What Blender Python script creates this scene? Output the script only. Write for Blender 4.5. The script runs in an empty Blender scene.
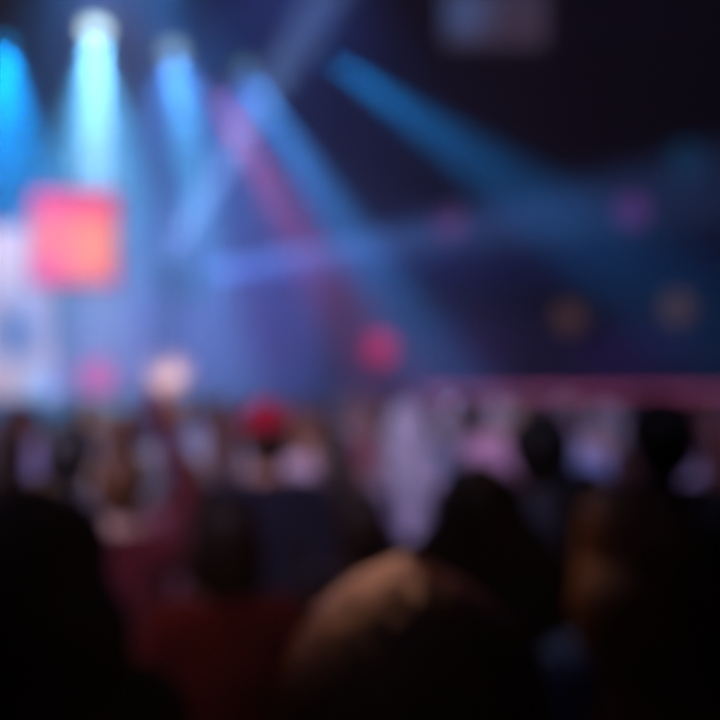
import bpy, bmesh, math, random
import numpy as np
from mathutils import Vector, Matrix

random.seed(7)
np.random.seed(7)
scene = bpy.context.scene
COL = scene.collection

# ------------------------------------------------------------------ camera, world, exposure
CAM_H, FPX, HORIZON = 1.75, 800.0, 395.0
cam = bpy.data.cameras.new('camera')
cam_ob = bpy.data.objects.new('camera', cam)
COL.objects.link(cam_ob)
cam_ob.location = (0, 0, CAM_H)
cam_ob.rotation_euler = (math.pi / 2, 0, 0)
cam.sensor_width = 36
cam.lens = 36 * FPX / 720
cam.shift_y = (HORIZON - 360) / 720
cam.clip_start, cam.clip_end = 0.02, 200
cam.dof.use_dof = True
cam.dof.focus_distance = 0.21
cam.dof.aperture_fstop = 3.9
scene.camera = cam_ob

world = bpy.data.worlds.new('world')
scene.world = world
world.use_nodes = True
world.node_tree.nodes['Background'].inputs[0].default_value = (0.004, 0.005, 0.010, 1)
world.node_tree.nodes['Background'].inputs[1].default_value = 0.0
# thin stage haze fills the whole hall
HAZE_DENSITY = 0.014
hz = world.node_tree.nodes.new('ShaderNodeVolumeScatter')
hz.inputs['Color'].default_value = (1, 1, 1, 1)
hz.inputs['Density'].default_value = HAZE_DENSITY
hz.inputs['Anisotropy'].default_value = 0.45
world.node_tree.links.new(hz.outputs[0], world.node_tree.nodes['World Output'].inputs['Volume'])

vs = scene.view_settings
vs.view_transform, vs.look, vs.gamma, vs.use_curve_mapping = 'Standard', 'None', 1, False
vs.exposure = 0.0
cy = scene.cycles
cy.use_denoising = True
cy.max_bounces, cy.diffuse_bounces, cy.glossy_bounces = 4, 2, 2
cy.volume_bounces = 0
cy.sample_clamp_indirect = 4


def at(px, py, d):
    """photo pixel at depth d (metres from the camera) -> world point"""
    return Vector(((px - 360) / FPX * d, d, CAM_H + (HORIZON - py) / FPX * d))


# ------------------------------------------------------------------ materials
def s2l(c):
    return tuple(((v / 255) / 12.92 if v / 255 <= 0.04045 else ((v / 255 + 0.055) / 1.055) ** 2.4) for v in c)


MATS = {}


def mat(name, col, rough=0.7, metal=0.0, noise=0.0, nscale=20, bump=0.0, spec=0.3, sheen=0.0, srgb=True, stretch=None):
    if name in MATS:
        return MATS[name]
    c = s2l(col) if srgb else col
    m = bpy.data.materials.new(name)
    m.use_nodes = True
    nt = m.node_tree
    p = nt.nodes['Principled BSDF']
    p.inputs['Base Color'].default_value = (*c, 1)
    p.inputs['Roughness'].default_value = rough
    p.inputs['Metallic'].default_value = metal
    p.inputs['Specular IOR Level'].default_value = spec
    if sheen:
        p.inputs['Sheen Weight'].default_value = sheen
    if noise or bump:
        tc = nt.nodes.new('ShaderNodeTexCoord')
        mp = nt.nodes.new('ShaderNodeMapping')
        if stretch:
            mp.inputs['Scale'].default_value = stretch
        nz = nt.nodes.new('ShaderNodeTexNoise')
        nz.inputs['Scale'].default_value = nscale
        nz.inputs['Detail'].default_value = 4
        nt.links.new(tc.outputs['Object'], mp.inputs['Vector'])
        nt.links.new(mp.outputs['Vector'], nz.inputs['Vector'])
        if noise:
            rp = nt.nodes.new('ShaderNodeValToRGB')
            rp.color_ramp.elements[0].position = 0.3
            rp.color_ramp.elements[1].position = 0.7
            rp.color_ramp.elements[0].color = (*[v * (1 - noise) for v in c], 1)
            rp.color_ramp.elements[1].color = (*[min(1, v * (1 + noise)) for v in c], 1)
            nt.links.new(nz.outputs['Fac'], rp.inputs['Fac'])
            nt.links.new(rp.outputs['Color'], p.inputs['Base Color'])
        if bump:
            bp = nt.nodes.new('ShaderNodeBump')
            bp.inputs['Strength'].default_value = bump
            bp.inputs['Distance'].default_value = 0.01
            nt.links.new(nz.outputs['Fac'], bp.inputs['Height'])
            nt.links.new(bp.outputs['Normal'], p.inputs['Normal'])
    MATS[name] = m
    return m


def emit(name, col, strength, srgb=True):
    if name in MATS:
        return MATS[name]
    c = s2l(col) if srgb else col
    m = bpy.data.materials.new(name)
    m.use_nodes = True
    nt = m.node_tree
    nt.nodes.clear()
    out = nt.nodes.new('ShaderNodeOutputMaterial')
    e = nt.nodes.new('ShaderNodeEmission')
    e.inputs[0].default_value = (*c, 1)
    e.inputs[1].default_value = strength
    nt.links.new(e.outputs[0], out.inputs[0])
    MATS[name] = m
    return m


def screen_mat(name, base, blobs, strength=1.0):
    """LED picture: soft patches of colour over a base, blobs = (x, z, rx, rz, colour) in the screen's own metres"""
    m = bpy.data.materials.new(name)
    m.use_nodes = True
    nt = m.node_tree
    nt.nodes.clear()
    out = nt.nodes.new('ShaderNodeOutputMaterial')
    e = nt.nodes.new('ShaderNodeEmission')
    e.inputs[1].default_value = strength
    nt.links.new(e.outputs[0], out.inputs[0])
    tc = nt.nodes.new('ShaderNodeTexCoord')
    cur = None
    for (x, z, rx, rz, c) in blobs:
        mp = nt.nodes.new('ShaderNodeMapping')
        mp.vector_type = 'TEXTURE'
        mp.inputs['Location'].default_value = (x, 0, z)
        mp.inputs['Scale'].default_value = (rx, 1, rz)
        nt.links.new(tc.outputs['Object'], mp.inputs['Vector'])
        g = nt.nodes.new('ShaderNodeTexGradient')
        g.gradient_type = 'QUADRATIC_SPHERE'
        nt.links.new(mp.outputs['Vector'], g.inputs['Vector'])
        ml = nt.nodes.new('ShaderNodeMath')
        ml.operation = 'MULTIPLY'
        ml.use_clamp = True
        ml.inputs[1].default_value = 2.2
        nt.links.new(g.outputs['Fac'], ml.inputs[0])
        mx = nt.nodes.new('ShaderNodeMix')
        mx.data_type = 'RGBA'
        nt.links.new(ml.outputs[0], mx.inputs['Factor'])
        if cur is None:
            mx.inputs['A'].default_value = (*s2l(base), 1)
        else:
            nt.links.new(cur, mx.inputs['A'])
        mx.inputs['B'].default_value = (*s2l(c), 1)
        cur = mx.outputs['Result']
    nt.links.new(cur, e.inputs[0])
    return m


# ------------------------------------------------------------------ mesh helpers
def bm_box(bm, c, s, rot=None):
    r = bmesh.ops.create_cube(bm, size=1)
    M = Matrix.Translation(c) @ (rot or Matrix.Identity(4)) @ Matrix.Diagonal((*s, 1))
    bmesh.ops.transform(bm, matrix=M, verts=r['verts'])
    return r['verts']


def bm_bar(bm, a, b, r, seg=8, r2=None):
    a, b = Vector(a), Vector(b)
    d = b - a
    q = d.to_track_quat('Z', 'Y').to_matrix().to_4x4()
    v = bmesh.ops.create_cone(bm, cap_ends=True, segments=seg, radius1=r, radius2=r if r2 is None else r2, depth=d.length)['verts']
    bmesh.ops.transform(bm, matrix=Matrix.Translation((a + b) / 2) @ q, verts=v)
    return v


def bm_lathe(bm, prof, seg=24):
    """prof = [(radius, z)] around z"""
    rings = []
    for r, z in prof:
        if r < 1e-6:
            rings.append([bm.verts.new((0, 0, z))])
        else:
            rings.append([bm.verts.new((r * math.cos(2 * math.pi * i / seg), r * math.sin(2 * math.pi * i / seg), z)) for i in range(seg)])
    for A, B in zip(rings, rings[1:]):
        for i in range(seg):
            j = (i + 1) % seg
            if len(A) == 1 and len(B) == 1:
                continue
            if len(A) == 1:
                bm.faces.new((A[0], B[j], B[i]))
            elif len(B) == 1:
                bm.faces.new((A[i], A[j], B[0]))
            else:
                bm.faces.new((A[i], A[j], B[j], B[i]))
    bmesh.ops.recalc_face_normals(bm, faces=bm.faces)


def obj(name, bm, m, parent=None, bevel=0.0, smooth=False, loc=None, rot=None):
    me = bpy.data.meshes.new(name)
    bm.normal_update()
    bm.to_mesh(me)
    bm.free()
    if smooth:
        me.polygons.foreach_set('use_smooth', np.ones(len(me.polygons), dtype=bool))
    me.materials.append(m)
    o = bpy.data.objects.new(name, me)
    COL.objects.link(o)
    if parent:
        o.parent = parent
    if loc is not None:
        o.location = loc
    if rot is not None:
        o.rotation_euler = rot
    if bevel:
        b = o.modifiers.new('bevel', 'BEVEL')
        b.width, b.segments, b.limit_method = bevel, 2, 'ANGLE'
    return o


def tag(o, label, cat, group=None, kind=None):
    if label:
        o['label'] = label
    if cat:
        o['category'] = cat
    if group:
        o['group'] = group
    if kind:
        o['kind'] = kind
    return o


def empty(name, loc, label, cat, group=None, rotz=0):
    o = bpy.data.objects.new(name, None)
    COL.objects.link(o)
    o.location = loc
    o.rotation_euler = (0, 0, rotz)
    return tag(o, label, cat, group)


def struct(name, boxes, m, label=None, bevel=0):
    bm = bmesh.new()
    for c, s in boxes:
        bm_box(bm, c, s)
    return tag(obj(name, bm, m, bevel=bevel), label, None, None, 'structure')


def spot(name, parent, loc, target, power, col, size_deg, blend=1.0, radius=0.1):
    l = bpy.data.lights.new(name, 'SPOT')
    l.energy, l.color, l.spot_size, l.spot_blend, l.shadow_soft_size = power, s2l(col), math.radians(size_deg), blend, radius
    o = bpy.data.objects.new(name, l)
    COL.objects.link(o)
    d = Vector(target) - Vector(loc)
    o.rotation_euler = d.to_track_quat('-Z', 'Y').to_euler()
    o.location = loc
    if parent:
        o.parent = parent
        o.matrix_parent_inverse = Matrix.Translation(parent.location).inverted() if parent.parent is None else parent.matrix_world.inverted()
    return o


# ------------------------------------------------------------------ hall shell
XL, XR, YB, YF, ZC = -19.0, 19.0, -5.0, 36.0, 17.0
m_floor = mat('hall floor', (30, 29, 34), 0.5, noise=0.25, nscale=3, bump=0.1)
m_wall = mat('hall wall', (34, 34, 42), 0.85, noise=0.15, nscale=2)
m_ceil = mat('hall ceiling', (30, 30, 34), 0.9)
struct('floor', [((0, 15.5, -0.1), (38, 41, 0.2))], m_floor)
struct('wall_far', [((0, YF + 0.1, 8.5), (38, 0.2, 17))], m_wall)
struct('wall_rear', [((0, YB - 0.1, 8.5), (38, 0.2, 17))], m_ceil)
struct('wall_left', [((XL - 0.1, 15.5, 8.5), (0.2, 41.4, 17))], m_wall)
struct('wall_right', [((XR + 0.1, 15.5, 8.5), (0.2, 41.4, 17))], m_wall)
struct('ceiling', [((0, 15.5, ZC + 0.1), (38.4, 41.4, 0.2))], m_ceil)
# balcony of seats beyond the crowd on the right: slab, stepped rows and a front fascia
m_conc = mat('balcony concrete', (48, 48, 58), 0.85, noise=0.15, nscale=4)
struct('balcony_floor', [((11.0, 34.4, 4.3), (15.6, 3.2, 0.3)), ((11.0, 34.9, 4.65), (15.6, 2.2, 0.4)), ((11.0, 35.4, 5.05), (15.6, 1.2, 0.4))], m_conc)
struct('balcony_wall', [((11.0, 32.75, 5.05), (15.6, 0.15, 1.8))], m_conc, bevel=0.02)

# ------------------------------------------------------------------ stage
m_black = mat('black metal', (12, 12, 14), 0.75, spec=0.15)
m_alu = mat('dark aluminium', (60, 62, 68), 0.4, metal=0.8)
m_deck = mat('stage deck', (26, 25, 30), 0.5, noise=0.2, nscale=6)
m_skirt = mat('stage skirt cloth', (20, 18, 26), 0.95)
st = empty('stage', (-12.25, 25.0, 0), 'low black stage deck with a cloth skirt at the left of the hall', 'stage')
bm = bmesh.new(); bm_box(bm, (0, 0, 1.3), (12.4, 9.0, 0.16)); obj('deck', bm, m_deck, st, 0.02)
bm = bmesh.new()
n = 62
for i in range(n):  # pleated front skirt
    x = -6.1 + 12.2 * i / (n - 1)
    bm_bar(bm, (x, -4.42 + 0.03 * (i % 2), 0.0), (x, -4.42 + 0.03 * (i % 2), 1.22), 0.11, 6)
obj('skirt', bm, m_skirt, st)
for sx in (-5.8, -1.9, 1.9, 5.8):
    for sy in (-3.6, 0, 4.0):
        bm = bmesh.new(); bm_bar(bm, (sx, sy, 0), (sx, sy, 1.22), 0.05); obj('leg', bm, m_alu, st)

# backdrop drape, pleated
bm = bmesh.new()
N = 220
x0, x1, yd = -18.6, -1.6, 31.0
vb, vt = [], []
for i in range(N + 1):
    x = x0 + (x1 - x0) * i / N
    y = yd + 0.10 * math.sin(i * 0.9) + 0.05 * math.sin(i * 0.37)
    vb.append(bm.verts.new((x, y, 0.02))); vt.append(bm.verts.new((x, y * 1.0 + 0.02, 11.6)))
for i in range(N):
    bm.faces.new((vb[i], vb[i + 1], vt[i + 1], vt[i]))
dr = obj('curtain', bm, mat('grey stage drape', (82, 80, 90), 0.95, sheen=0.2), smooth=True)
md = dr.modifiers.new('thickness', 'SOLIDIFY'); md.thickness = 0.02
tag(dr, 'tall pleated grey backdrop curtain lit blue and violet behind the stage', 'curtain')
bm = bmesh.new(); bm_bar(bm, (x0, yd, 11.7), (x1, yd, 11.7), 0.06); obj('rail', bm, m_alu, dr)
for x in (-18.0, -10.0, -2.0):
    bm = bmesh.new(); bm_bar(bm, (x, yd, 11.7), (x, yd, ZC), 0.03); obj('hanger', bm, m_black, dr)


def led_wall(name, label, px0, px1, py0, py1, d, base, blobs, strength, yaw=0.0, legs_to=None, hang_to=None):
    c = at((px0 + px1) / 2, (py0 + py1) / 2, d)
    w, h = (px1 - px0) / FPX * d, (py1 - py0) / FPX * d
    base_z = legs_to if legs_to is not None else c.z - h / 2
    root = empty(name, (c.x, c.y, base_z), label, 'screen', rotz=yaw)
    cz = c.z - base_z
    bm = bmesh.new(); bm_box(bm, (0, 0.14, cz), (w + 0.10, 0.2, h + 0.10)); obj('cabinet', bm, m_black, root, 0.02)
    bm = bmesh.new()
    for sx in (-1, 1):
        bm_box(bm, (sx * (w / 2 + 0.04), 0.02, cz), (0.08, 0.1, h + 0.16))
        bm_box(bm, (0, 0.02, cz + sx * (h / 2 + 0.04)), (w + 0.16, 0.1, 0.08))
    obj('frame', bm, m_black, root)
    bl = [((x - (px0 + px1) / 2) / FPX * d, ((py0 + py1) / 2 - y) / FPX * d, rx / FPX * d, ry / FPX * d, col) for (x, y, rx, ry, col) in blobs]
    bm = bmesh.new(); bm_box(bm, (0, 0, 0), (w, 0.06, h))
    obj('display', bm, screen_mat(label[:20], base, bl, strength), root, loc=(0, 0, cz))
    if legs_to is not None:
        for sx in (-0.42, 0.42):
            bm = bmesh.new(); bm_bar(bm, (sx * w, 0.22, 0), (sx * w, 0.22, cz - h / 2), 0.06)
            bm_box(bm, (sx * w, 0.22, 0.03), (0.3, 0.6, 0.05)); obj('support', bm, m_alu, root)
    if hang_to is not None:
        for sx in (-0.4, 0.4):
            bm = bmesh.new(); bm_bar(bm, (sx * w, 0.14, cz + h / 2), (sx * w, 0.14, hang_to - base_z), 0.025); obj('cable', bm, m_black, root)
    return root


led_wall('video_wall', 'large pale pink and lavender LED video wall at the left edge', -70, 54, 226, 398, 25.5, (204, 180, 196), [
    (2, 246, 60, 62, (250, 212, 212)), (19, 332, 44, 48, (84, 88, 140)), (2, 382, 30, 26, (216, 168, 160)),
    (50, 392, 40, 40, (150, 190, 240)), (44, 318, 34, 40, (178, 168, 206))], 1.05, legs_to=1.386)
led_wall('led_panel', 'glowing orange and hot pink LED panel hung above the stage', 33, 115, 193, 283, 19.0, (246, 62, 128), [
    (80, 246, 84, 62, (255, 150, 120)), (44, 244, 60, 60, (255, 120, 122)), (60, 200, 60, 26, (252, 70, 140)), (44, 276, 44, 26, (250, 66, 140))], 1.4, yaw=0.06, hang_to=ZC)
led_wall('hanging_screen', 'dim lavender video screen hung from the dark ceiling', 444, 546, -12, 46, 30.0, (84, 74, 104), [
    (462, 12, 50, 40, (92, 112, 170)), (520, 30, 60, 40, (84, 68, 92))], 0.7, hang_to=ZC)

# LED ribbon on the low barrier wall beyond the crowd
rb = empty('barrier_wall', (9.6, 31.0, 0), 'low dark barrier wall carrying a glowing pink ribbon board beyond the crowd', 'barrier')
bm = bmesh.new(); bm_box(bm, (0, 0.1, 1.15), (14.6, 0.2, 2.3)); obj('panel', bm, m_conc, rb, 0.02)
bm = bmesh.new(); bm_box(bm, (0, -0.03, 1.82), (14.4, 0.06, 0.34)); obj('ribbon_display', bm, emit('ribbon pink', (190, 84, 136), 0.75), rb)

# ------------------------------------------------------------------ trusses
def truss(name, a, b, w, label, group=None, cat='truss'):
    """square lattice girder from a to b"""
    a, b = Vector(a), Vector(b)
    root = empty(name, a, label, cat, group)
    L = (b - a).length
    d = (b - a).normalized()
    up = Vector((0, 0, 1)) if abs(d.z) < 0.9 else Vector((0, 1, 0))
    s = d.cross(up).normalized(); u = s.cross(d)
    cs = [s * (w / 2) + u * (w / 2), -s * (w / 2) + u * (w / 2), -s * (w / 2) - u * (w / 2), s * (w / 2) - u * (w / 2)]
    for c in cs:
        bm = bmesh.new(); bm_bar(bm, c, c + d * L, 0.025, 8); obj('chord', bm, m_alu, root)
    n = max(2, int(L / w))
    bm = bmesh.new()
    for k in range(4):
        A, B = cs[k], cs[(k + 1) % 4]
        for i in range(n):
            p, q = (A, B) if i % 2 == 0 else (B, A)
            bm_bar(bm, p + d * (L * i / n), q + d * (L * (i + 1) / n), 0.012, 5)
    obj('lattice', bm, m_alu, root)
    return root


TZ, TY = 13.8, 22.0
t1 = truss('lighting_truss', (-14.0, TY, TZ), (4.5, TY, TZ), 0.4, 'long horizontal lighting truss carrying the blue moving heads')
for x in (1.0, 9.0, 17.5):
    bm = bmesh.new(); bm_bar(bm, (x, 0, 0.2), (x, 0, ZC - TZ - 0.03), 0.02); obj('hoist_chain', bm, m_black, t1)
tw = truss('truss_tower', (-5.45, 22.7, 0.0), (-5.45, 22.7, 5.6), 0.35, 'upright truss tower at the front right corner of the stage')
bm = bmesh.new(); bm_box(bm, (0, 0, 0.03), (0.9, 0.9, 0.06)); obj('base_plate', bm, m_black, tw)


# ------------------------------------------------------------------ lamps
def moving_head(pos, target, lens_col, lens_s, beams, label, group=None, top=None, scale=1.0, name='moving_head_light', stand=False):
    """moving head: clamp/drop pipe, base, yoke, head, glowing lens; beams = [(target or None, power, colour, degrees)]"""
    pos = Vector(pos); target = Vector(target)
    root = empty(name, pos, label, 'spotlight', group)
    d = (target - pos).normalized()
    yaw = math.atan2(d.y, d.x) - math.pi / 2
    sg = -1 if stand else 1
    S = scale
    bm = bmesh.new(); bm_box(bm, (0, 0, sg * 0.47 * S), (0.42 * S, 0.34 * S, 0.2 * S)); obj('base', bm, m_black, root, 0.02)
    bm = bmesh.new()
    for sx in (-1, 1):
        bm_box(bm, (sx * 0.21 * S, 0, sg * 0.17 * S), (0.05 * S, 0.14 * S, 0.46 * S))
    bm_box(bm, (0, 0, sg * 0.37 * S), (0.47 * S, 0.2 * S, 0.06 * S))
    obj('yoke', bm, m_black, root, 0.01, rot=(0, 0, yaw))
    bm = bmesh.new()
    bm_lathe(bm, [(r * S, z * S) for r, z in [(0, 0.26), (0.1, 0.25), (0.15, 0.18), (0.155, 0.0), (0.165, -0.1), (0.17, -0.22), (0.145, -0.23), (0.14, -0.2), (0, -0.2)]], 20)
    hd = obj('head', bm, m_black, root, smooth=True)
    hd.rotation_euler = d.to_track_quat('-Z', 'Y').to_euler()
    bm = bmesh.new()
    bm_lathe(bm, [(r * S, z * S) for r, z in [(0.135, -0.21), (0.11, -0.25), (0.06, -0.285), (0, -0.295)]], 20)
    obj('lens', bm, emit('lens %d %d %d %.2f' % (*lens_col, lens_s), lens_col, lens_s), hd, smooth=True)
    if top is not None:
        bm = bmesh.new(); bm_bar(bm, (0, 0, 0.56 * S), (0, 0, max(top - pos.z, 0.56 * S + 0.05)), 0.03); bm_box(bm, (0, 0, top - pos.z - 0.05), (0.12, 0.12, 0.14))
        obj('drop_pipe', bm, m_black, root)
    for (t, pw, c, deg) in beams:
        t = Vector(t) if t is not None else target
        dd = (t - pos).normalized()
        l = bpy.data.lights.new('beam', 'SPOT')
        l.energy, l.color, l.spot_size, l.spot_blend, l.shadow_soft_size = pw, s2l(c), math.radians(deg), 1.0, 0.08
        o = bpy.data.objects.new('beam', l)
        COL.objects.link(o)
        o.parent = root
        o.location = dd * 0.34 * S
        o.rotation_euler = dd.to_track_quat('-Z', 'Y').to_euler()
    return root


K = 1000.0
G = 'moving heads on the long truss'


def rig(px, py, tgt, lc, ls, beams, label, sc=2.2):
    p = at(px, py, TY)
    return moving_head(p, tgt, lc, ls, beams, label, G, top=TZ - 0.26, scale=sc)


rig(5, 40, at(4, 210, 18.5), (20, 165, 250), 1.6, [(None, 46 * K, (0, 145, 245), 36)], 'leftmost moving head at the picture edge, deep cyan blue beam', 1.3)
rig(95, 14, at(98, 250, 20.6), (215, 248, 250), 4, [(None, 100 * K, (190, 235, 248), 19), (None, 88 * K, (75, 160, 215), 48)], 'brightest moving head, white lens and wide beam straight down')  # wider second cone added to fill the haze with blue
rig(171, 40, at(205, 260, 19), (180, 220, 235), 1.1, [(None, 70 * K, (80, 190, 240), 15), (None, 14 * K, (60, 110, 190), 74)], 'moving head with a grey white lens, between the brightest and the red one')  # extra wide cone added as blue haze fill
rig(239, 62, at(342, 225, 19), (150, 200, 205), 0.6, [(None, 100 * K, (65, 145, 238), 13), (at(250, 300, 20), 10 * K, (70, 95, 175), 70)], 'moving head with a pale green lens and slanting blue beam', 1.8)  # second broad cone added to fill the haze below
rig(325, 55, at(500, 178, 19.5), (20, 110, 180), 0.5, [(None, 72 * K, (0, 120, 205), 18)], 'rightmost moving head, teal blue beam slanting down to the right', 1.5)
rig(209, 84, at(292, 225, 20), (200, 70, 120), 0.3, [(None, 34 * K, (230, 60, 85), 17)], 'lower moving head throwing a dull red beam', 1.4)
rig(24, 14, at(60, -140, 24), (150, 110, 100), 0.4, [], 'faint brownish lamp in the upper left corner', 1.0)

ut = truss('lighting_truss', (-13.0, 18.0, 15.7), (1.5, 18.0, 15.7), 0.4, 'added upper truss near the ceiling, above the top of the picture')  # truss added out of view to carry the haze floods
for x in (1.0, 7.0, 13.5):
    bm = bmesh.new(); bm_bar(bm, (x, 0, 0.2), (x, 0, ZC - 15.73), 0.02); obj('hoist_chain', bm, m_black, ut)
GU = 'added flood heads on the upper truss'
moving_head((-5.9, 18.0, 14.55), (-6.6, 25.5, 3.0), (90, 150, 230), 1, [(None, 36 * K, (55, 125, 210), 90)], 'added unseen left flood head on the upper truss, wide blue light over the stage', GU, top=15.42, scale=1.4)  # unseen flood added to tint the upper haze blue
moving_head((-1.6, 18.0, 14.55), (-2.6, 25.5, 3.0), (80, 100, 200), 1, [(None, 16 * K, (50, 85, 185), 100)], 'added unseen right flood head on the upper truss, wide dim violet blue light', GU, top=15.42, scale=1.4)  # dimmer unseen flood added for the haze further right

# two heads on the tower: one beam up to the right, one level across the hall
pt = Vector((-5.45, 22.2, 5.35))
moving_head(pt, at(252, 118, 20.0), (150, 190, 255), 0.8, [(None, 215 * K, (140, 180, 250), 10)], 'upper lamp on the truss tower throwing a pale blue beam upwards', 'lamps on the truss tower', stand=True)
level = moving_head(pt + Vector((0.75, 0.3, -0.2)), at(760, 182, 24), (110, 160, 240), 0.8, [(None, 230 * K, (95, 140, 238), 14), (at(760, 262, 25), 110 * K, (50, 85, 215), 11)], 'lower lamp on the truss tower throwing a level blue beam across the hall', 'lamps on the truss tower', stand=True)
bm = bmesh.new(); bm_box(bm, (-0.2, 0.1, -0.6), (0.74, 0.3, 0.06)); obj('bracket', bm, m_alu, level)


def par(px, py, d, col, s, label, r=0.2, pole=None, group=None, stand=False, wallback=None):
    """par can: drum housing, lens, bracket; on a floor stand, on a pipe to the ceiling or fixed to a wall"""
    c = at(px, py, d)
    root = empty('par_lamp', (c.x, c.y, 0.0 if stand else c.z), label, 'lamp', group)
    z = c.z if stand else 0
    bm = bmesh.new(); bm_lathe(bm, [(0, 0.3), (r * 0.7, 0.29), (r * 1.0, 0.2), (r * 1.08, -0.02), (r * 1.0, -0.03), (r, 0.02), (0, 0.02)], 24)
    obj('housing', bm, m_black, root, smooth=True, loc=(0, 0, z), rot=(-math.pi / 2, 0, 0))
    bm = bmesh.new(); bm_lathe(bm, [(r * 0.98, -0.01), (r * 0.6, -0.05), (0, -0.07)], 24)
    obj('lens', bm, emit('lamp %d %d %d %.2f' % (*col, s), col, s), root, smooth=True, loc=(0, 0, z), rot=(-math.pi / 2, 0, 0))
    bm = bmesh.new()
    for sx in (-1, 1):
        bm_box(bm, (sx * (r * 1.12), 0.08, z), (0.02, 0.05, 0.3 + r))
    if stand:
        bm_box(bm, (0, 0.08, z - r - 0.1), (r * 2.3, 0.05, 0.03))
        obj('bracket', bm, m_black, root)
        bm = bmesh.new(); bm_bar(bm, (0, 0.08, 0.4), (0, 0.08, z - r - 0.1), 0.03); obj('pole', bm, m_alu, root)
        for k in range(3):
            a = k * 2.094 + 0.5
            bm = bmesh.new(); bm_bar(bm, (0, 0.08, 0.7), (0.5 * math.cos(a), 0.08 + 0.5 * math.sin(a), 0.02), 0.02); obj('leg', bm, m_alu, root)
    else:
        bm_box(bm, (0, 0.08, r + 0.12), (r * 2.3, 0.05, 0.03))
        obj('bracket', bm, m_black, root)
        if wallback is not None:
            bm = bmesh.new(); bm_bar(bm, (0, 0.2, 0.0), (0, wallback - c.y, 0.0), 0.05); obj('wall_arm', bm, m_black, root)
        else:
            bm = bmesh.new(); bm_bar(bm, (0, 0.08, r + 0.12), (0, 0.08, ZC - c.z), 0.025); obj('hanging_pipe', bm, m_black, root)
    return root


par(380, 348, 24, (210, 0, 72), 0.8, 'bright crimson lamp on a floor stand in the middle of the hall', 0.46, stand=True)
par(450, 225, 28, (130, 36, 96), 0.45, 'dim dark red lamp hanging right of the slanting beams', 0.5)
par(632, 211, 30, (120, 45, 140), 0.5, 'small violet lamp hanging at the right of the hall', 0.6)
par(686, 160, 30, (0, 55, 85), 0.6, 'faint teal lamp hanging near the right edge, above the violet one', 0.75)
par(569, 318, 32.2, (105, 72, 66), 0.6, 'left one of the two dim amber lamps on the balcony front', 0.6, wallback=32.66, group='amber balcony lamps')
par(677, 308, 32.2, (105, 74, 52), 0.6, 'right one of the two dim amber lamps on the balcony front', 0.65, wallback=32.66, group='amber balcony lamps')
par(98, 377, 20, (222, 60, 160), 0.95, 'magenta lamp on a stand at the foot of the stage', 0.45, stand=True)


def batten(x, y, z, w, target, power, col, label, group, deg=120):
    """added LED wash batten: a long box on two feet, a row of lenses, its light thrown up"""
    root = empty('added_wash_batten', (x, y, z), label, 'lamp', group)
    bm = bmesh.new(); bm_box(bm, (0, 0, 0.16), (w, 0.16, 0.14)); obj('housing', bm, m_black, root, 0.015)
    for sx in (-1, 1):
        bm = bmesh.new(); bm_box(bm, (sx * w * 0.42, 0, 0.045), (0.05, 0.26, 0.09)); obj('foot', bm, m_black, root)
    bm = bmesh.new()
    for i in range(8):
        bm_box(bm, (w * (i - 3.5) / 8.4, 0, 0.235), (w / 10, 0.1, 0.012))
    obj('lens_row', bm, emit('batten %d %d %d' % col, col, 1.5), root)
    l = bpy.data.lights.new('wash', 'SPOT')
    l.energy, l.color, l.spot_size, l.spot_blend, l.shadow_soft_size = power, s2l(col), math.radians(deg), 1.0, 0.2
    o = bpy.data.objects.new('wash', l)
    COL.objects.link(o)
    o.parent = root
    o.location = (0, 0, 0.5)
    o.rotation_euler = (Vector(target) - Vector((x, y, z + 0.5))).to_track_quat('-Z', 'Y').to_euler()
    return root


GB = 'added violet battens along the foot of the backdrop'  # battens added out of sight to wash drape and haze
batten(-9.1, 23.6, 1.39, 1.6, (-8.4, 31, 6.0), 6.5 * K, (170, 78, 200), 'added violet wash batten on the stage deck behind the magenta lamp', GB)
batten(-7.0, 24.2, 1.39, 1.6, (-5.8, 31, 6.5), 2 * K, (130, 80, 205), 'added violet wash batten on the stage deck behind the raised hand', GB)
batten(-3.2, 24.6, 0.0, 1.6, (-3.0, 31, 6.5), 2 * K, (90, 105, 200), 'added blue wash batten on the hall floor right of the stage', GB)
GP = 'added pink battens behind the barrier wall'  # unseen battens added to tint the far wall purple
batten(5.0, 31.9, 0.0, 1.6, (4.0, 34.5, 4.0), 2.4 * K, (120, 65, 165), 'added pink wash batten hidden behind the left end of the barrier wall', GP)
batten(11.0, 31.9, 0.0, 1.6, (12.0, 34.5, 4.0), 2.8 * K, (95, 70, 175), 'added pink wash batten hidden behind the right end of the barrier wall', GP)


# ------------------------------------------------------------------ people: one continuous surface per body from blended rounded limbs
class Prim:
    __slots__ = ('k', 'a', 'b', 'r', 's')

    def __init__(self, kind, a, b, r, s):
        self.k, self.a, self.b, self.r, self.s = kind, np.array(a, float), np.array(b, float), r, s


def cone(a, b, ra, rb, s=0.02):
    return Prim('c', a, b, (ra, rb), s)


def ell(c, r, s=0.03, ax=None):
    return Prim('e', c, r, ax, s)


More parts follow.
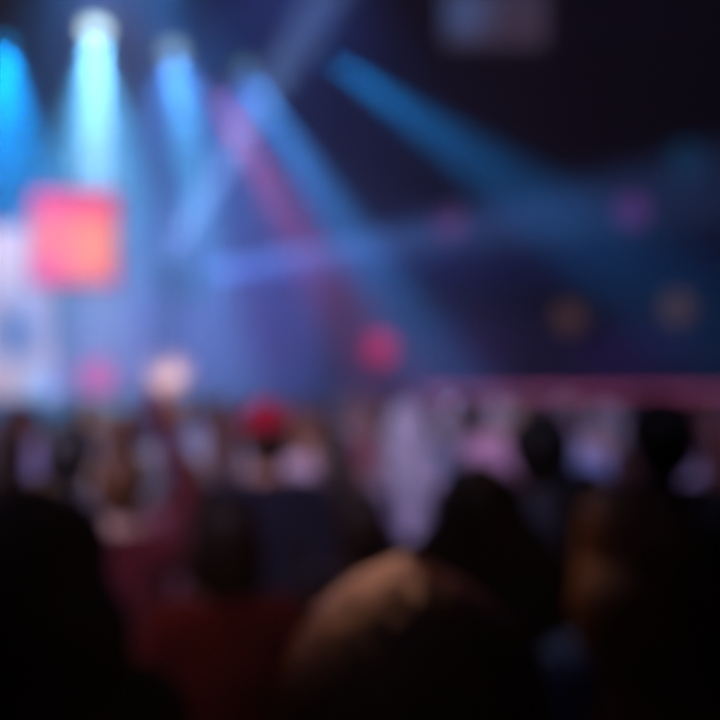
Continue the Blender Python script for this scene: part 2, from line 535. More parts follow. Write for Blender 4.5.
def field(prims, res, pad=0.0):
    lo, hi = np.full(3, 1e9), np.full(3, -1e9)
    boxes = []
    for p in prims:
        if p.k == 'c':
            R = max(p.r)
            l, h = np.minimum(p.a, p.b) - R, np.maximum(p.a, p.b) + R
        else:
            l, h = p.a - p.b, p.a + p.b
        l, h = l - pad, h + pad
        boxes.append((l, h))
        lo, hi = np.minimum(lo, l), np.maximum(hi, h)
    lo = lo - 3 * res
    n = np.ceil((hi + 3 * res - lo) / res).astype(int) + 1
    ax = [lo[i] + res * np.arange(n[i]) for i in range(3)]
    F = np.full(n, 0.5, np.float32)
    for p, (l, h) in zip(prims, boxes):
        mg = p.s + 3 * res
        i0 = np.maximum(0, np.floor((l - mg - lo) / res).astype(int))
        i1 = np.minimum(n, np.ceil((h + mg - lo) / res).astype(int) + 1)
        X = ax[0][i0[0]:i1[0], None, None]; Y = ax[1][None, i0[1]:i1[1], None]; Z = ax[2][None, None, i0[2]:i1[2]]
        if p.k == 'c':
            ab = p.b - p.a
            t = ((X - p.a[0]) * ab[0] + (Y - p.a[1]) * ab[1] + (Z - p.a[2]) * ab[2]) / max(1e-9, ab @ ab)
            t = np.clip(t, 0, 1)
            d = np.sqrt((X - p.a[0] - t * ab[0]) ** 2 + (Y - p.a[1] - t * ab[1]) ** 2 + (Z - p.a[2] - t * ab[2]) ** 2) - (p.r[0] + t * (p.r[1] - p.r[0]))
        else:
            x, y, z = X - p.a[0], Y - p.a[1], Z - p.a[2]
            k0 = np.sqrt((x / p.b[0]) ** 2 + (y / p.b[1]) ** 2 + (z / p.b[2]) ** 2)
            k1 = np.sqrt((x / p.b[0] ** 2) ** 2 + (y / p.b[1] ** 2) ** 2 + (z / p.b[2] ** 2) ** 2) + 1e-6
            d = k0 * (k0 - 1) / k1
        d = d - pad
        sl = (slice(i0[0], i1[0]), slice(i0[1], i1[1]), slice(i0[2], i1[2]))
        f = F[sl]
        k = p.s
        hh = np.maximum(k - np.abs(f - d), 0) / k
        F[sl] = np.minimum(f, d) - hh * hh * k * 0.25
    return F, lo, res, ax


def surface(F, lo, res):
    """surface nets"""
    F[0] = F[-1] = 0.5; F[:, 0] = F[:, -1] = 0.5; F[:, :, 0] = F[:, :, -1] = 0.5
    S = F < 0
    nx, ny, nz = F.shape
    c = [S[i:nx - 1 + i, j:ny - 1 + j, k:nz - 1 + k] for i in (0, 1) for j in (0, 1) for k in (0, 1)]
    cnt = sum(x.astype(np.uint8) for x in c)
    act = (cnt > 0) & (cnt < 8)
    idx = np.argwhere(act)
    vid = np.full(act.shape, -1, np.int64)
    vid[act] = np.arange(len(idx))
    acc = np.zeros((len(idx), 3)); num = np.zeros(len(idx))
    corners = [(i, j, k) for i in (0, 1) for j in (0, 1) for k in (0, 1)]
    for a in corners:
        for axis in range(3):
            if a[axis] == 0:
                b = list(a); b[axis] = 1
                fa = F[idx[:, 0] + a[0], idx[:, 1] + a[1], idx[:, 2] + a[2]]
                fb = F[idx[:, 0] + b[0], idx[:, 1] + b[1], idx[:, 2] + b[2]]
                mk = (fa < 0) != (fb < 0)
                t = np.where(mk, fa / np.where(mk, fa - fb, 1), 0)
                pt = np.tile(np.array(a, float), (len(idx), 1))
                pt[:, axis] += t
                acc[mk] += pt[mk]; num[mk] += 1
    V = lo + res * (idx + acc / np.maximum(num, 1)[:, None])
    quads = []
    for axis in range(3):
        u, v = (axis + 1) % 3, (axis + 2) % 3
        s0 = [slice(1, -1)] * 3; s1 = [slice(1, -1)] * 3
        s0[axis] = slice(0, -1); s1[axis] = slice(1, None)
        A, B = S[tuple(s0)], S[tuple(s1)]
        e = np.argwhere(A != B)
        off = np.ones(3, int); off[axis] = 0
        e = e + off
        flip = S[e[:, 0], e[:, 1], e[:, 2]]
        q = []
        for du, dv in ((-1, -1), (0, -1), (0, 0), (-1, 0)):
            cc = e.copy(); cc[:, u] += du; cc[:, v] += dv
            q.append(vid[cc[:, 0], cc[:, 1], cc[:, 2]])
        q = np.stack(q, 1)
        q[~flip] = q[~flip][:, ::-1]
        quads.append(q)
    Q = np.concatenate(quads)
    return V, Q[(Q >= 0).all(1)]


def mesh_np(name, V, Q, mats=(), mi=None):
    me = bpy.data.meshes.new(name)
    me.vertices.add(len(V)); me.vertices.foreach_set('co', V.astype(np.float32).ravel())
    me.loops.add(len(Q) * 4); me.loops.foreach_set('vertex_index', Q.astype(np.int32).ravel())
    me.polygons.add(len(Q))
    me.polygons.foreach_set('loop_start', np.arange(0, len(Q) * 4, 4, dtype=np.int32))
    me.polygons.foreach_set('use_smooth', np.ones(len(Q), dtype=bool))
    for m in mats:
        me.materials.append(m)
    if mi is not None:
        me.polygons.foreach_set('material_index', mi.astype(np.int32))
    me.update(calc_edges=True)
    return me


def unit(v):
    v = np.array(v, float)
    return v / np.linalg.norm(v)


def hand_prims(w, d, nrm, side, curl=0.5, spread=0.12, s=1.0, thumb_out=0.6):
    """palm and five fingers. w wrist, d finger direction, nrm palm normal, side=+1/-1 puts the thumb along +/- d x nrm"""
    w, d, nrm = np.array(w, float), unit(d), np.array(nrm, float)
    nrm = unit(nrm - d * (nrm @ d))
    lat = np.cross(d, nrm) * side
    P = []
    offs = (0.031, 0.011, -0.010, -0.030)
    lens = (0.070, 0.079, 0.073, 0.057)
    rad = (0.0094, 0.0098, 0.0094, 0.0084)
    for o, L, r in zip(offs, lens, rad):
        k0 = w + lat * o * 0.55 * s + d * 0.01 * s
        k1 = w + lat * o * s + d * (0.092 - abs(o) * 0.25) * s
        P.append(cone(k0, k1, 0.0145 * s, 0.0125 * s, 0.012))
        ang = o / 0.031 * spread
        dd = d * math.cos(ang) + lat * math.sin(ang)
        p = k1; c = 0.12
        for f, rr in ((0.45, r), (0.30, r * 0.93), (0.25, r * 0.85)):
            c += curl * 0.75
            q = p + (dd * math.cos(c) + nrm * math.sin(c)) * L * f * s
            P.append(cone(p, q, rr * s, rr * 0.95 * s, 0.004))
            p = q
    t0 = w + lat * 0.018 * s + d * 0.02 * s
    t1 = t0 + (d * 0.62 + lat * thumb_out + nrm * 0.25) * 0.045 * s
    t2 = t1 + (d * 0.8 + lat * thumb_out * 0.75 + nrm * (0.2 + curl * 0.4)) * 0.033 * s
    t3 = t2 + (d * 0.9 + lat * thumb_out * 0.45 + nrm * (0.2 + curl * 0.6)) * 0.026 * s
    P += [cone(t0, t1, 0.016 * s, 0.0125 * s, 0.01), cone(t1, t2, 0.0115 * s, 0.0105 * s, 0.004), cone(t2, t3, 0.0105 * s, 0.0088 * s, 0.004)]
    return P


DOWN = dict(elbow=(0.245, -0.035, 1.115), wrist=(0.245, 0.05, 0.875), hd=(0.0, 0.15, -1), hn=(-1, 0.15, 0), curl=0.45)
FOLD = dict(elbow=(0.245, 0.0, 1.12), wrist=(0.055, 0.215, 1.17), hd=(-1, 0.05, 0.12), hn=(0, -1, 0), curl=0.35)
UP = dict(elbow=(0.285, 0.12, 1.56), wrist=(0.225, 0.18, 1.80), hd=(-0.1, 0.05, 1), hn=(-0.2, 1, 0), curl=0.15)
CLAP = dict(elbow=(0.25, 0.10, 1.19), wrist=(0.075, 0.28, 1.36), hd=(-0.25, 0.35, 0.9), hn=(-1, 0, 0), curl=0.2)


def body_prims(arms, fem, s, hand_s=1.0):
    sh = 0.172 if fem else 0.195
    P = dict(head=[], torso=[], arms=[], legs=[], feet=[], hands=[])
    P['head'] = [ell((0, -0.012, 1.655), (0.076, 0.096, 0.098), 0.03), ell((0, 0.026, 1.60), (0.060, 0.070, 0.080), 0.035),
                 cone((0, 0.070, 1.553), (0, 0.066, 1.556), 0.026, 0.026, 0.03),
                 cone((0, 0.090, 1.648), (0, 0.108, 1.612), 0.008, 0.0135, 0.012),
                 cone((-0.012, 0.097, 1.606), (0.012, 0.097, 1.606), 0.009, 0.009, 0.01),
                 cone((-0.034, 0.078, 1.668), (0.034, 0.078, 1.668), 0.014, 0.014, 0.02),
                 cone((-0.020, 0.086, 1.578), (0.020, 0.086, 1.578), 0.0075, 0.0075, 0.008),
                 cone((-0.017, 0.084, 1.568), (0.017, 0.084, 1.568), 0.008, 0.008, 0.006)]
    for x in (-1, 1):
        P['head'] += [ell((x * 0.031, 0.078, 1.645), (0.0135, 0.0125, 0.0105), 0.004),
                      ell((x * 0.079, -0.012, 1.632), (0.011, 0.024, 0.033), 0.008),
                      ell((x * 0.045, 0.052, 1.607), (0.024, 0.028, 0.03), 0.03)]
    P['head'] += [cone((0, -0.018, 1.43), (0, -0.002, 1.57), 0.055 if fem else 0.062, 0.052 if fem else 0.058, 0.04)]
    wx = 0.9 if fem else 1.0
    P['torso'] = [ell((0, 0.0, 1.26), (0.165 * wx, 0.108, 0.20), 0.05), ell((0, 0.005, 1.07), (0.140 * wx, 0.100, 0.16), 0.06),
                  ell((0, -0.005, 0.93), (0.165, 0.115, 0.12), 0.06),
                  cone((-sh + 0.01, -0.01, 1.395), (sh - 0.01, -0.01, 1.395), 0.056, 0.056, 0.05),
                  cone((0, -0.02, 1.46), (sh * 0.75, -0.015, 1.41), 0.048, 0.05, 0.05), cone((0, -0.02, 1.46), (-sh * 0.75, -0.015, 1.41), 0.048, 0.05, 0.05)]
    if fem:
        P['torso'] += [ell((0.068, 0.078, 1.265), (0.06, 0.05, 0.06), 0.03), ell((-0.068, 0.078, 1.265), (0.06, 0.05, 0.06), 0.03)]
    k = 0.86 if fem else 1.0
    for x, a in ((1, arms[0]), (-1, arms[1])):
        m = np.array([x, 1, 1])
        S, E, W = np.array((sh, -0.01, 1.392)) * m, np.array(a['elbow']) * m, np.array(a['wrist']) * m
        if fem:
            E, W = E * (0.95, 1, 1), W * (0.95, 1, 1)
        P['arms'] += [cone(S, E, 0.053 * k, 0.040 * k, 0.03), cone(E, E + (W - E) * 0.35, 0.041 * k, 0.041 * k, 0.02), cone(E + (W - E) * 0.3, W, 0.041 * k, 0.027 * k, 0.02)]
        P['hands'] += hand_prims(W, np.array(a['hd']) * m, np.array(a['hn']) * m, x * a.get('ts', 1), a['curl'], a.get('spread', 0.12), hand_s, a.get('thumb', 0.6))
        K, A = np.array((0.10, 0.015, 0.50)) * m, np.array((0.105, -0.02, 0.09)) * m
        P['legs'] += [cone(np.array((0.088, 0, 0.90)) * m, K, 0.088, 0.056, 0.04), cone(K, K + (A - K) * 0.3, 0.055, 0.056, 0.02), cone(K + (A - K) * 0.3, A, 0.056, 0.036, 0.02)]
        P['feet'] += [cone(A + (0, -0.02, -0.045), A + (0.01 * x, 0.09, -0.05), 0.036, 0.034, 0.02), cone(A + (0.01 * x, 0.09, -0.05), A + (0.014 * x, 0.16, -0.062), 0.036, 0.026, 0.02)]
    return P


def hair_prims(style, fem):
    skull = [ell((0, -0.016, 1.660), (0.090, 0.108, 0.110), 0.02)]
    if style in ('short', 'capped'):
        return skull + [ell((0, -0.05, 1.60), (0.074, 0.062, 0.075), 0.03)]
    if style == 'curly':
        return [ell((0, -0.03, 1.665), (0.118, 0.125, 0.128), 0.02), ell((0, -0.06, 1.59), (0.105, 0.08, 0.10), 0.04)]
    if style == 'bob':
        return skull + [ell((0, -0.035, 1.58), (0.104, 0.092, 0.13), 0.03)]
    if style == 'long':
        return skull + [ell((0, -0.045, 1.56), (0.106, 0.088, 0.17), 0.04), cone((-0.045, -0.085, 1.55), (-0.05, -0.118, 1.24), 0.066, 0.050, 0.03), cone((0.045, -0.085, 1.55), (0.05, -0.118, 1.24), 0.066, 0.050, 0.03),
                        cone((0, -0.09, 1.55), (0, -0.122, 1.21), 0.066, 0.05, 0.03)]
    if style == 'wavy':  # thick loose hair over both shoulders
        return [ell((0, -0.02, 1.66), (0.102, 0.118, 0.118), 0.02), ell((0, -0.04, 1.55), (0.130, 0.10, 0.17), 0.05)] + \
               [cone((x * 0.075, -0.06 + 0.01 * abs(x), 1.55), (x * 0.10, -0.09 + 0.05 * (abs(x) > 0.9), 1.17 + 0.03 * abs(x)), 0.068, 0.045, 0.035) for x in (-1.15, -0.4, 0.4, 1.15)]
    if style == 'mane':  # long thick hair that hides the shoulders
        return [ell((0, -0.02, 1.66), (0.104, 0.120, 0.118), 0.02), ell((0, -0.04, 1.54), (0.138, 0.105, 0.18), 0.05)] + \
               [cone((x * 0.085, -0.06, 1.55), (x * 0.112, -0.10 + 0.03 * (abs(x) > 0.9), 1.06 + 0.06 * abs(x)), 0.072, 0.055, 0.035) for x in (-1.25, -0.45, 0.45, 1.25)]
    if style == 'ponytail':
        return skull + [cone((0, -0.10, 1.69), (0, -0.15, 1.68), 0.028, 0.034, 0.02), cone((0, -0.15, 1.68), (0.01, -0.165, 1.50), 0.040, 0.034, 0.02), cone((0.01, -0.165, 1.50), (0.015, -0.14, 1.36), 0.034, 0.014, 0.02)]
    if style == 'bun':
        return skull + [ell((0, -0.06, 1.785), (0.052, 0.052, 0.045), 0.015), ell((0, -0.05, 1.60), (0.072, 0.06, 0.07), 0.03)]
    raise ValueError(style)


def hair_mesh(style, fem, res, key):
    P = hair_prims(style, fem)
    F, lo, res, ax = field(P, res)
    X, Y, Z = ax[0][:, None, None], ax[1][None, :, None], ax[2][None, None, :]
    # strands run down from the crown: shallow ridges round the head
    th = np.arctan2(X, -(Y + 0.02)) + 0.25 * np.sin(Z * 17 + 1.3)
    amp = 0.0026 if style not in ('curly', 'wavy', 'mane') else 0.003
    F = F + amp * np.sin(th * 46 + 2.0 * np.sin(Z * 24)) + (0.006 * np.sin(X * 60) * np.sin(Y * 55 + 1) * np.sin(Z * 58) if style == 'curly' else 0)
    if style in ('wavy', 'mane'):
        F = F + 0.004 * np.sin(Z * 38 + 2 * th)
    # the face and the inside of the fringe stay free
    x, y, z = X / 0.074, (Y - 0.095) / 0.088, (Z - 1.600) / 0.096
    k0 = np.sqrt(x * x + y * y + z * z)
    F = np.maximum(F, -(k0 - 1) * 0.08)
    F = np.maximum(F, np.where((Y > 0.03) & (Z < 1.50) & (np.abs(X) < 0.07), 0.02, -1))
    return mesh_np(key, *surface(F.astype(np.float32), lo, res))


def cap_mesh(res, what):
    if what == 'crown':
        F, lo, res, ax = field([ell((0, -0.008, 1.672), (0.099, 0.118, 0.112), 0.01)], res)
        Z = ax[2][None, None, :] + 0.12 * (ax[1][None, :, None] + 0.008) * 0.4
        F = np.maximum(F, 1.664 - Z + 0 * F)
    else:
        F, lo, res, ax = field([ell((0, 0.105, 1.672), (0.086, 0.105, 0.05), 0.01)], res)
        X, Y, Z = ax[0][:, None, None], ax[1][None, :, None], ax[2][None, None, :]
        zc = 1.678 - 4.0 * X * X - 0.14 * (Y - 0.1)
        F = np.maximum(F, np.abs(Z - zc) - 0.006)
    return mesh_np('cap_' + what, *surface(F.astype(np.float32), lo, res))


MESHES = {}


def build_person(key, arms, fem, hair, sleeve, res):
    """meshes of one figure, standing 1.75 m, facing +Y, feet at z=0"""
    if key in MESHES:
        return MESHES[key]
    P = body_prims(arms, fem, 1.0)
    allp = P['torso'] + P['arms'] + P['legs'] + P['feet'] + P['head'] + P['hands']
    F, lo, r, ax = field(allp, res)
    V, Q = surface(F, lo, r)
    c = V[Q].mean(1)
    mi = np.zeros(len(Q))
    for x in (-1, 1):
        e = np.linalg.norm((c - (x * 0.031, 0.088, 1.645)) / (0.013, 0.012, 0.008), axis=1) < 1
        mi[e] = 1
        mi[np.linalg.norm((c - (x * 0.031, 0.092, 1.645)) / (0.006, 0.012, 0.007), axis=1) < 1] = 2
    mi[np.linalg.norm((c - (0, 0.094, 1.573)) / (0.026, 0.012, 0.009), axis=1) < 1] = 3
    M = dict(body=mesh_np('person', V, Q, [None] * 4, mi))
    # top: torso and sleeves, clean neckline, cuffs and hem
    A = [p for p in P['arms']]
    if sleeve == 'short':
        A = []
        for i in (0, 3):
            p = P['arms'][i]
            q = p.a + (p.b - p.a) * 0.62
            A.append(cone(p.a, q, p.r[0] + 0.006, p.r[1] + 0.016, 0.03))
    F, lo, r, ax = field(P['torso'] + A, res * 1.2, 0.013)
    X, Y, Z = ax[0][:, None, None], ax[1][None, :, None], ax[2][None, None, :]
    F = F + 0.004 * np.sin(Z * 34 + X * 22 + 3 * np.sin(Y * 20)) * (Z < 1.3)
    F = np.maximum(F, (0.90 - Z) + 0 * F)
    F = np.maximum(F, np.minimum(np.minimum(Z - 1.482, 0.125 - np.abs(X)), 1.66 - Z) + 0 * F)
    M['top'] = mesh_np('top', *surface(F.astype(np.float32), lo, r))
    F, lo, r, ax = field([p for p in P['torso'][1:3]] + P['legs'], res * 1.4, 0.010)
    Z = ax[2][None, None, :]
    F = np.maximum(F, np.maximum(Z - 1.02, 0.075 - Z) + 0 * F)
    M['trousers'] = mesh_np('trousers', *surface(F.astype(np.float32), lo, r))
    for i, nm in ((0, 'shoe_a'), (2, 'shoe_b')):
        F, lo, r, ax = field(P['feet'][i:i + 2], 0.010, 0.010)
        Z = ax[2][None, None, :]
        F = np.maximum(F, 0.003 - Z + 0 * F)
        M[nm] = mesh_np('shoe', *surface(F.astype(np.float32), lo, r))
    M['hair'] = hair_mesh(hair, fem, res * 0.85, 'hair')
    if hair == 'capped':
        M['cap_crown'] = cap_mesh(0.006, 'crown'); M['cap_brim'] = cap_mesh(0.004, 'brim')
    MESHES[key] = M
    return M


SKIN = {'fair': (214, 170, 150), 'tan': (176, 124, 100), 'brown': (118, 78, 60), 'dark': (74, 48, 38)}
HAIRC = {'black': (24, 21, 22), 'dark brown': (48, 32, 25), 'brown': (116, 74, 48), 'auburn': (86, 44, 32), 'blond': (196, 164, 120), 'grey': (150, 148, 150), 'silver': (176, 172, 182)}


def skin_mats(k):
    c = SKIN[k]
    return [mat('skin ' + k, c, 0.55, noise=0.08, nscale=30, spec=0.35), mat('eye white', (225, 222, 218), 0.25, spec=0.5), mat('iris', (50, 34, 26), 0.2, spec=0.5),
            mat('lips ' + k, (int(c[0] * 0.86), int(c[1] * 0.62), int(c[2] * 0.64)), 0.45)]


def hair_mat(k):
    return mat('hair ' + k, HAIRC[k], 0.42, noise=0.35, nscale=40, bump=0.35, spec=0.5, stretch=(6, 6, 0.6))


def cloth_mat(k, rgb):
    return mat('cloth ' + k, rgb, 0.9, noise=0.10, nscale=30, bump=0.2, sheen=0.15, spec=0.15)


def put(name, me, mats, parent, smooth=True):
    if not len(me.materials):
        me.materials.append(None)
    o = bpy.data.objects.new(name, me)
    COL.objects.link(o)
    for i, m in enumerate(mats):
        o.material_slots[i].link = 'OBJECT'
        o.material_slots[i].material = m
    if parent is not None:
        o.parent = parent
    return o


def person(key, loc, H, yaw, label, skin, hairc, topc, trc=(28, 30, 40), arms=(DOWN, DOWN), fem=False, hair='short', sleeve='short', res=0.009, group=None, wide=1.0, cap=None, tilt=(0, 0)):
    M = build_person(key, arms, fem, hair, sleeve, res)
    b = put('person', M['body'], skin_mats(skin), None)
    b.location = (loc[0], loc[1], 0)
    s = H / {'curly': 1.795, 'bun': 1.83, 'capped': 1.785, 'wavy': 1.778}.get(hair, 1.768)
    b.scale = (s * wide, s * wide, s)
    b.rotation_euler = (tilt[0], tilt[1], yaw)
    tag(b, label, 'person', group)
    put('hair', M['hair'], [hair_mat(hairc)], b)
    put('top', M['top'], [cloth_mat('%d %d %d' % topc, topc)], b)
    put('trousers', M['trousers'], [cloth_mat('%d %d %d' % trc, trc)], b)
    for k in ('shoe_a', 'shoe_b'):
        put('shoe', M[k], [mat('shoe rubber', (30, 30, 32), 0.6)], b)
    if cap:
        c = put('cap', M['cap_crown'], [cloth_mat('cap', cap)], b)
        put('cap_brim', M['cap_brim'], [cloth_mat('cap', cap)], c)
    return b


STANDING = []


def px_person(px, top, d, **kw):
    """stand somebody at depth d so that the top of the head falls at photo row `top`"""
    H = CAM_H + (HORIZON - top) / FPX * d
    STANDING.append(((px - 360) / FPX * d, d))
    return person(loc=((px - 360) / FPX * d, d), H=H, **kw)


STAGE = 0.30  # everyone faces the stage, a little to the left
px_person(408, 560, 0.63, key='front', yaw=0.1, fem=True, hair='wavy', hairc='brown', skin='fair', topc=(30, 28, 34), res=0.006,
          label='nearest person, brown haired back of the head filling the bottom middle')
px_person(42, 477, 1.2, key='left', yaw=STAGE - 0.35, fem=True, hair='wavy', hairc='black', skin='tan', topc=(16, 20, 26), res=0.008, wide=1.02,
          label='person with black hair in a black top, big dark shape at the left edge')
px_person(628, 486, 1.52, key='right', yaw=STAGE + 0.25, fem=True, hair='mane', hairc='brown', skin='fair', topc=(16, 52, 110), res=0.007, wide=1.1,
          label='person with long wavy brown hair and a navy blue top, lower right')
px_person(477, 464, 1.86, key='black_long', yaw=0.1, fem=True, wide=1.04, hair='mane', hairc='black', skin='tan', topc=(20, 20, 24), res=0.008,
          label='person with long black hair in a black top, right behind the nearest head')
px_person(228, 491, 1.92, key='rust', yaw=0.15, fem=True, hair='bob', hairc='dark brown', skin='fair', topc=(128, 30, 24), res=0.008,
          label='short person with dark brown hair in a rust red top, below the red cap')
px_person(360, 486, 2.42, key='small_brown', yaw=0.3, fem=True, hair='bob', hairc='dark brown', skin='tan', topc=(40, 30, 34), res=0.008,
          label='short person with a dark brown bob, head just above the nearest head')
px_person(582, 467, 2.32, key='black_bob', yaw=0.35, fem=True, hair='bob', hairc='black', skin='tan', topc=(28, 30, 38), res=0.008,
          label='short person with a black bob between the long haired brown and black heads')
px_person(656, 393, 2.72, key='tall_black', yaw=0.2, fem=False, hair='curly', hairc='black', skin='brown', topc=(16, 15, 18), sleeve='long', res=0.009,
          label='tall person with curly black hair in black, standing above the crowd line at right')
RAISE = dict(elbow=(0.205, 0.20, 1.565), wrist=(0.078, 0.25, 1.935), hd=(0.66, 0.0, 0.75), hn=(0.0, 1, 0), curl=0.12, spread=0.30, thumb=1.0)
px_person(122, 426, 2.45, key='raiser', yaw=0.1, fem=True, hair='bun', hairc='brown', skin='fair', sleeve='long', topc=(96, 28, 40), res=0.006, arms=(RAISE, DOWN),
          label='person in a long sleeved maroon top raising one arm with an open brightly lit hand')
px_person(266, 400, 3.05, key='red_cap', yaw=0.35, fem=False, hair='capped', hairc='dark brown', skin='tan', topc=(27, 29, 50), sleeve='long', cap=(176, 8, 48), res=0.009, wide=1.05,
          label='person in a crimson cap and navy jacket')
px_person(537, 409, 2.95, key='head_dark', yaw=0.25, fem=False, wide=1.08, hair='curly', hairc='black', skin='brown', topc=(96, 104, 122), res=0.009,
          label='person with curly black hair and a slate blue shirt, before the pink ribbon')
px_person(73, 420, 3.25, key='left_dark', yaw=-0.2, fem=False, hair='curly', hairc='black', skin='brown', topc=(84, 84, 96), res=0.010,
          label='person with curly black hair, small dark head just above the big black head at left')
px_person(0, 424, 2.85, key='left_red', yaw=-0.3, fem=True, hair='bob', hairc='dark brown', skin='tan', topc=(112, 26, 46), res=0.010,
          label='person in a dark red top cut by the left edge of the picture')
px_person(406, 402, 5.0, key='pale_column', yaw=0.2, fem=True, hair='wavy', hairc='silver', skin='fair', topc=(186, 178, 198), sleeve='long', res=0.010,
          label='person with pale hair in a long lavender white top, centre of the crowd')
px_person(338, 428, 4.3, key='dark_wave', yaw=0.25, fem=True, hair='long', hairc='dark brown', skin='brown', topc=(150, 120, 120), res=0.008, arms=(UP, DOWN),
          label='person with long dark brown hair waving a bare arm, left of the pale haired one')
px_person(602, 404, 4.6, key='pale_blue', yaw=0.25, fem=True, hair='ponytail', hairc='grey', skin='fair', topc=(140, 160, 200), sleeve='long', res=0.010,
          label='person in a pale blue top with a grey ponytail, between two dark heads')
px_person(626, 436, 3.75, key='maroon_gap', yaw=0.25, fem=True, hair='bun', hairc='auburn', skin='tan', topc=(140, 24, 50), res=0.010,
          label='short person in a dark red top with auburn bun, beside the tall curly one')
px_person(704, 400, 4.4, key='pale_right', yaw=0.35, fem=True, hair='long', hairc='auburn', skin='fair', topc=(204, 198, 220), sleeve='long', res=0.009,
          label='person in a pale lavender top with long auburn hair near the right edge')
px_person(728, 488, 2.0, key='edge_right', yaw=0.3, fem=True, hair='bob', hairc='black', skin='tan', topc=(140, 24, 40), res=0.009,
          label='person with a black bob and a crimson top cut by the right edge')
px_person(146, 458, 3.75, key='blue_grey', yaw=0.15, fem=True, hair='bob', hairc='grey', skin='fair', topc=(140, 70, 88), res=0.010,
          label='short person with grey hair and a dusty red top, behind the raised arm')
px_person(312, 415, 5.0, key='pinkish', yaw=0.25, fem=True, hair='ponytail', hairc='brown', skin='fair', topc=(204, 178, 192), res=0.010,
          label='person in a pale pink top with a brown ponytail, right of the crimson cap')
px_person(190, 458, 3.4, key='rose', yaw=0.2, fem=True, hair='bob', hairc='brown', skin='tan', topc=(112, 66, 76), res=0.010,
          label='person with brown hair in a dusky rose top, between raised arm and crimson cap')
px_person(496, 398, 5.6, key='pink_tall', yaw=0.2, fem=False, hair='short', hairc='grey', skin='fair', topc=(196, 152, 172), res=0.010,
          label='tall person in a pink top with short grey hair, left of the slate blue shirt')
px_person(446, 412, 6.2, key='teal', yaw=0.25, fem=True, hair='bob', hairc='grey', skin='tan', topc=(50, 88, 104), sleeve='long', res=0.010,
          label='person in a teal top with a grey bob, above the long black hair')

# ------------------------------------------------------------------ the rest of the crowd, towards the stage and the barrier
TOPS = [('white', (224, 222, 230)), ('pale pink', (222, 176, 190)), ('lavender', (178, 168, 214)), ('light grey', (176, 176, 186)), ('sky blue', (140, 176, 220)),
        ('crimson', (150, 30, 50)), ('charcoal', (60, 60, 68)), ('cream', (216, 204, 186)), ('mauve', (160, 120, 150)), ('navy', (44, 50, 84))]
KINDS = [('far_short', (DOWN, DOWN), False, 'short', 'short'), ('far_long', (DOWN, DOWN), True, 'long', 'short'), ('far_up', (UP, DOWN), False, 'curly', 'short'),
         ('far_tail', (DOWN, FOLD), True, 'ponytail', 'long'), ('far_clap', (CLAP, CLAP), True, 'bob', 'short'), ('far_bun', (FOLD, DOWN), True, 'bun', 'long'), ('far_both', (UP, UP), True, 'wavy', 'short')]
POSE = {'far_short': 'short hair', 'far_long': 'long hair', 'far_up': 'curls, one arm up', 'far_tail': 'ponytail', 'far_clap': 'bob clapping',
        'far_bun': 'top bun', 'far_both': 'waves, both arms up'}
HC = ['black', 'dark brown', 'brown', 'blond', 'auburn', 'grey']
spots = []
rows = [(5.7, 8), (6.8, 10), (8.2, 11), (9.8, 12), (11.8, 13), (14.2, 13), (17.0, 12)]
for y, n in rows:
    half = 0.47 * y
    for i in range(n):
        x = -half + 2 * half * (i + 0.5) / n + random.uniform(-0.12, 0.12)
        yy = y + random.uniform(-0.25, 0.25)
        if all(math.hypot(x - a, yy - b) > 0.62 for a, b in STANDING) and all(math.hypot(x - a, yy - b) > 0.55 for a, b in spots):
            spots.append((x, yy))
combos = [(t, k, h) for t in range(len(TOPS)) for k in range(len(KINDS)) for h in range(len(HC))]
random.shuffle(combos)
used = set()
near_names = [(266, 'the crimson cap'), (405, 'the pale haired one'), (537, 'the slate blue shirt'), (656, 'the tall curly one'), (73, 'the small dark head at left'), (160, 'the raised arm'), (476, 'the long black hair'), (602, 'the pale blue top'), (338, 'the waving arm')]
ci = 0
for (x, y) in spots:
    px = 360 + x / y * FPX
    for tries in range(2000):
        t, k, h = combos[ci % len(combos)]; ci += 1
        arm_up = KINDS[k][0] in ('far_up', 'far_both')
        if (t, k, h) in used or ((t, k) in used and tries < 600):
            continue
        if arm_up and (px < 150 or random.random() < 0.75):
            continue
        if TOPS[t][0] == 'crimson' and px < 300 or TOPS[t][0] in ('charcoal', 'navy', 'crimson') and random.random() < 0.45:
            continue
        break
    used.add((t, k)); used.add((t, k, h))
    key, arms, fem, hs, slv = KINDS[k]
    near = min(near_names, key=lambda q: abs(q[0] - px))[1]
    row = 'close behind' if y < 9 else ('further behind' if y < 13 else 'farthest behind')
    H = random.uniform(1.60, 1.78) if not fem else random.uniform(1.56, 1.74)
    person(key=key, loc=(x, y), H=H, yaw=STAGE + random.uniform(-0.35, 0.25), label='%s top, %s %s, %s %s' % (TOPS[t][0], HC[h], POSE[key], row, near),
           skin=random.choice(list(SKIN)), hairc=HC[h], topc=TOPS[t][1], arms=arms, fem=fem, hair=hs, sleeve=slv, res=0.013, group='standing crowd towards the stage',
           trc=random.choice([(28, 30, 40), (60, 62, 74), (24, 24, 26)]))

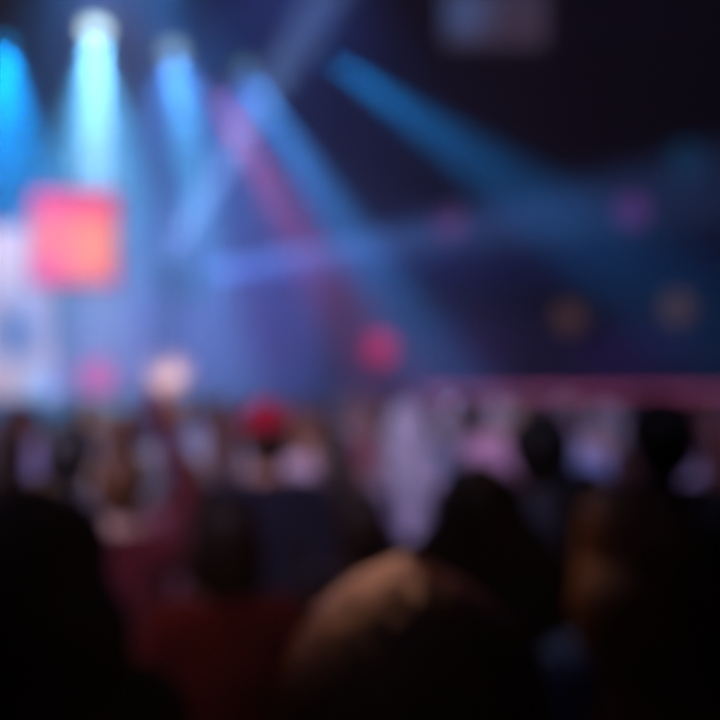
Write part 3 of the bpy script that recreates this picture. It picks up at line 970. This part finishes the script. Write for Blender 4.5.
# ------------------------------------------------------------------ lamps added out of view to light the crowd (each from a built fixture)
fr = truss('lighting_truss', (-6.0, 13.0, 10.3), (1.0, 13.0, 10.3), 0.35, 'added short truss hung over the standing crowd, above the picture')  # truss added out of view to hold the rim spot
for x in (1.0, 6.0):
    bm = bmesh.new(); bm_bar(bm, (x, 0, 0.17), (x, 0, ZC - 10.33), 0.02); obj('hoist_chain', bm, m_black, fr)
GC = 'added lamps on the crowd truss'
moving_head((-4.6, 13.0, 9.5), (-0.03, 0.68, 1.50), (200, 190, 220), 1, [(None, 6 * K, (255, 175, 135), 2.6)], 'added unseen lamp on the crowd truss turned to the nearest head', GC, top=10.07)  # narrow spot added to rim light the nearest hair
mt = truss('lighting_truss', (-4.5, 4.6, 8.9), (4.5, 4.6, 8.9), 0.35, 'added truss over the middle rows, above the picture')  # added out of view for the hair spot
for x in (1.0, 8.0):
    bm = bmesh.new(); bm_bar(bm, (x, 0, 0.17), (x, 0, ZC - 8.93), 0.02); obj('hoist_chain', bm, m_black, mt)
moving_head((-2.4, 4.6, 8.1), (0.41, 1.5, 1.33), (200, 190, 220), 1, [(None, 3.4 * K, (255, 200, 165), 1.9)], 'added unseen moving head on the middle truss turned to the long wavy hair', None, top=8.67)  # narrow spot added to light one edge of this hair
rt = truss('lighting_truss', (-4.0, -3.6, 7.6), (4.0, -3.6, 7.6), 0.35, 'added truss at the rear of the hall behind the camera')  # added behind the camera to carry the crowd washes
for x in (1.0, 7.0):
    bm = bmesh.new(); bm_bar(bm, (x, 0, 0.17), (x, 0, ZC - 7.63), 0.02); obj('hoist_chain', bm, m_black, rt)
GR = 'added lamps on the rear truss'
moving_head((-2.2, -3.6, 6.75), (-2.2, 7.8, 1.2), (200, 180, 220), 1, [(None, 5.2 * K, (200, 186, 230), 54)], 'added moving head on the rear truss washing the left of the crowd', GR, top=7.37)  # wash added to brighten the backs of the left rows
moving_head((2.2, -3.6, 6.75), (1.6, 9.0, 1.2), (200, 180, 220), 1, [(None, 2.6 * K, (200, 178, 250), 37)], 'added moving head on the rear truss washing the right of the crowd', GR, top=7.37)  # weaker wash added for the right rows
hand_at = at(182, 364, 2.66)
moving_head((3.2, -3.6, 6.75), hand_at, (240, 230, 210), 1, [(None, 7.5 * K, (212, 224, 255), 1.8)], 'added moving head on the rear truss picking out the raised hand', GR, top=7.37)  # tight spot added behind the camera to brighten the hand
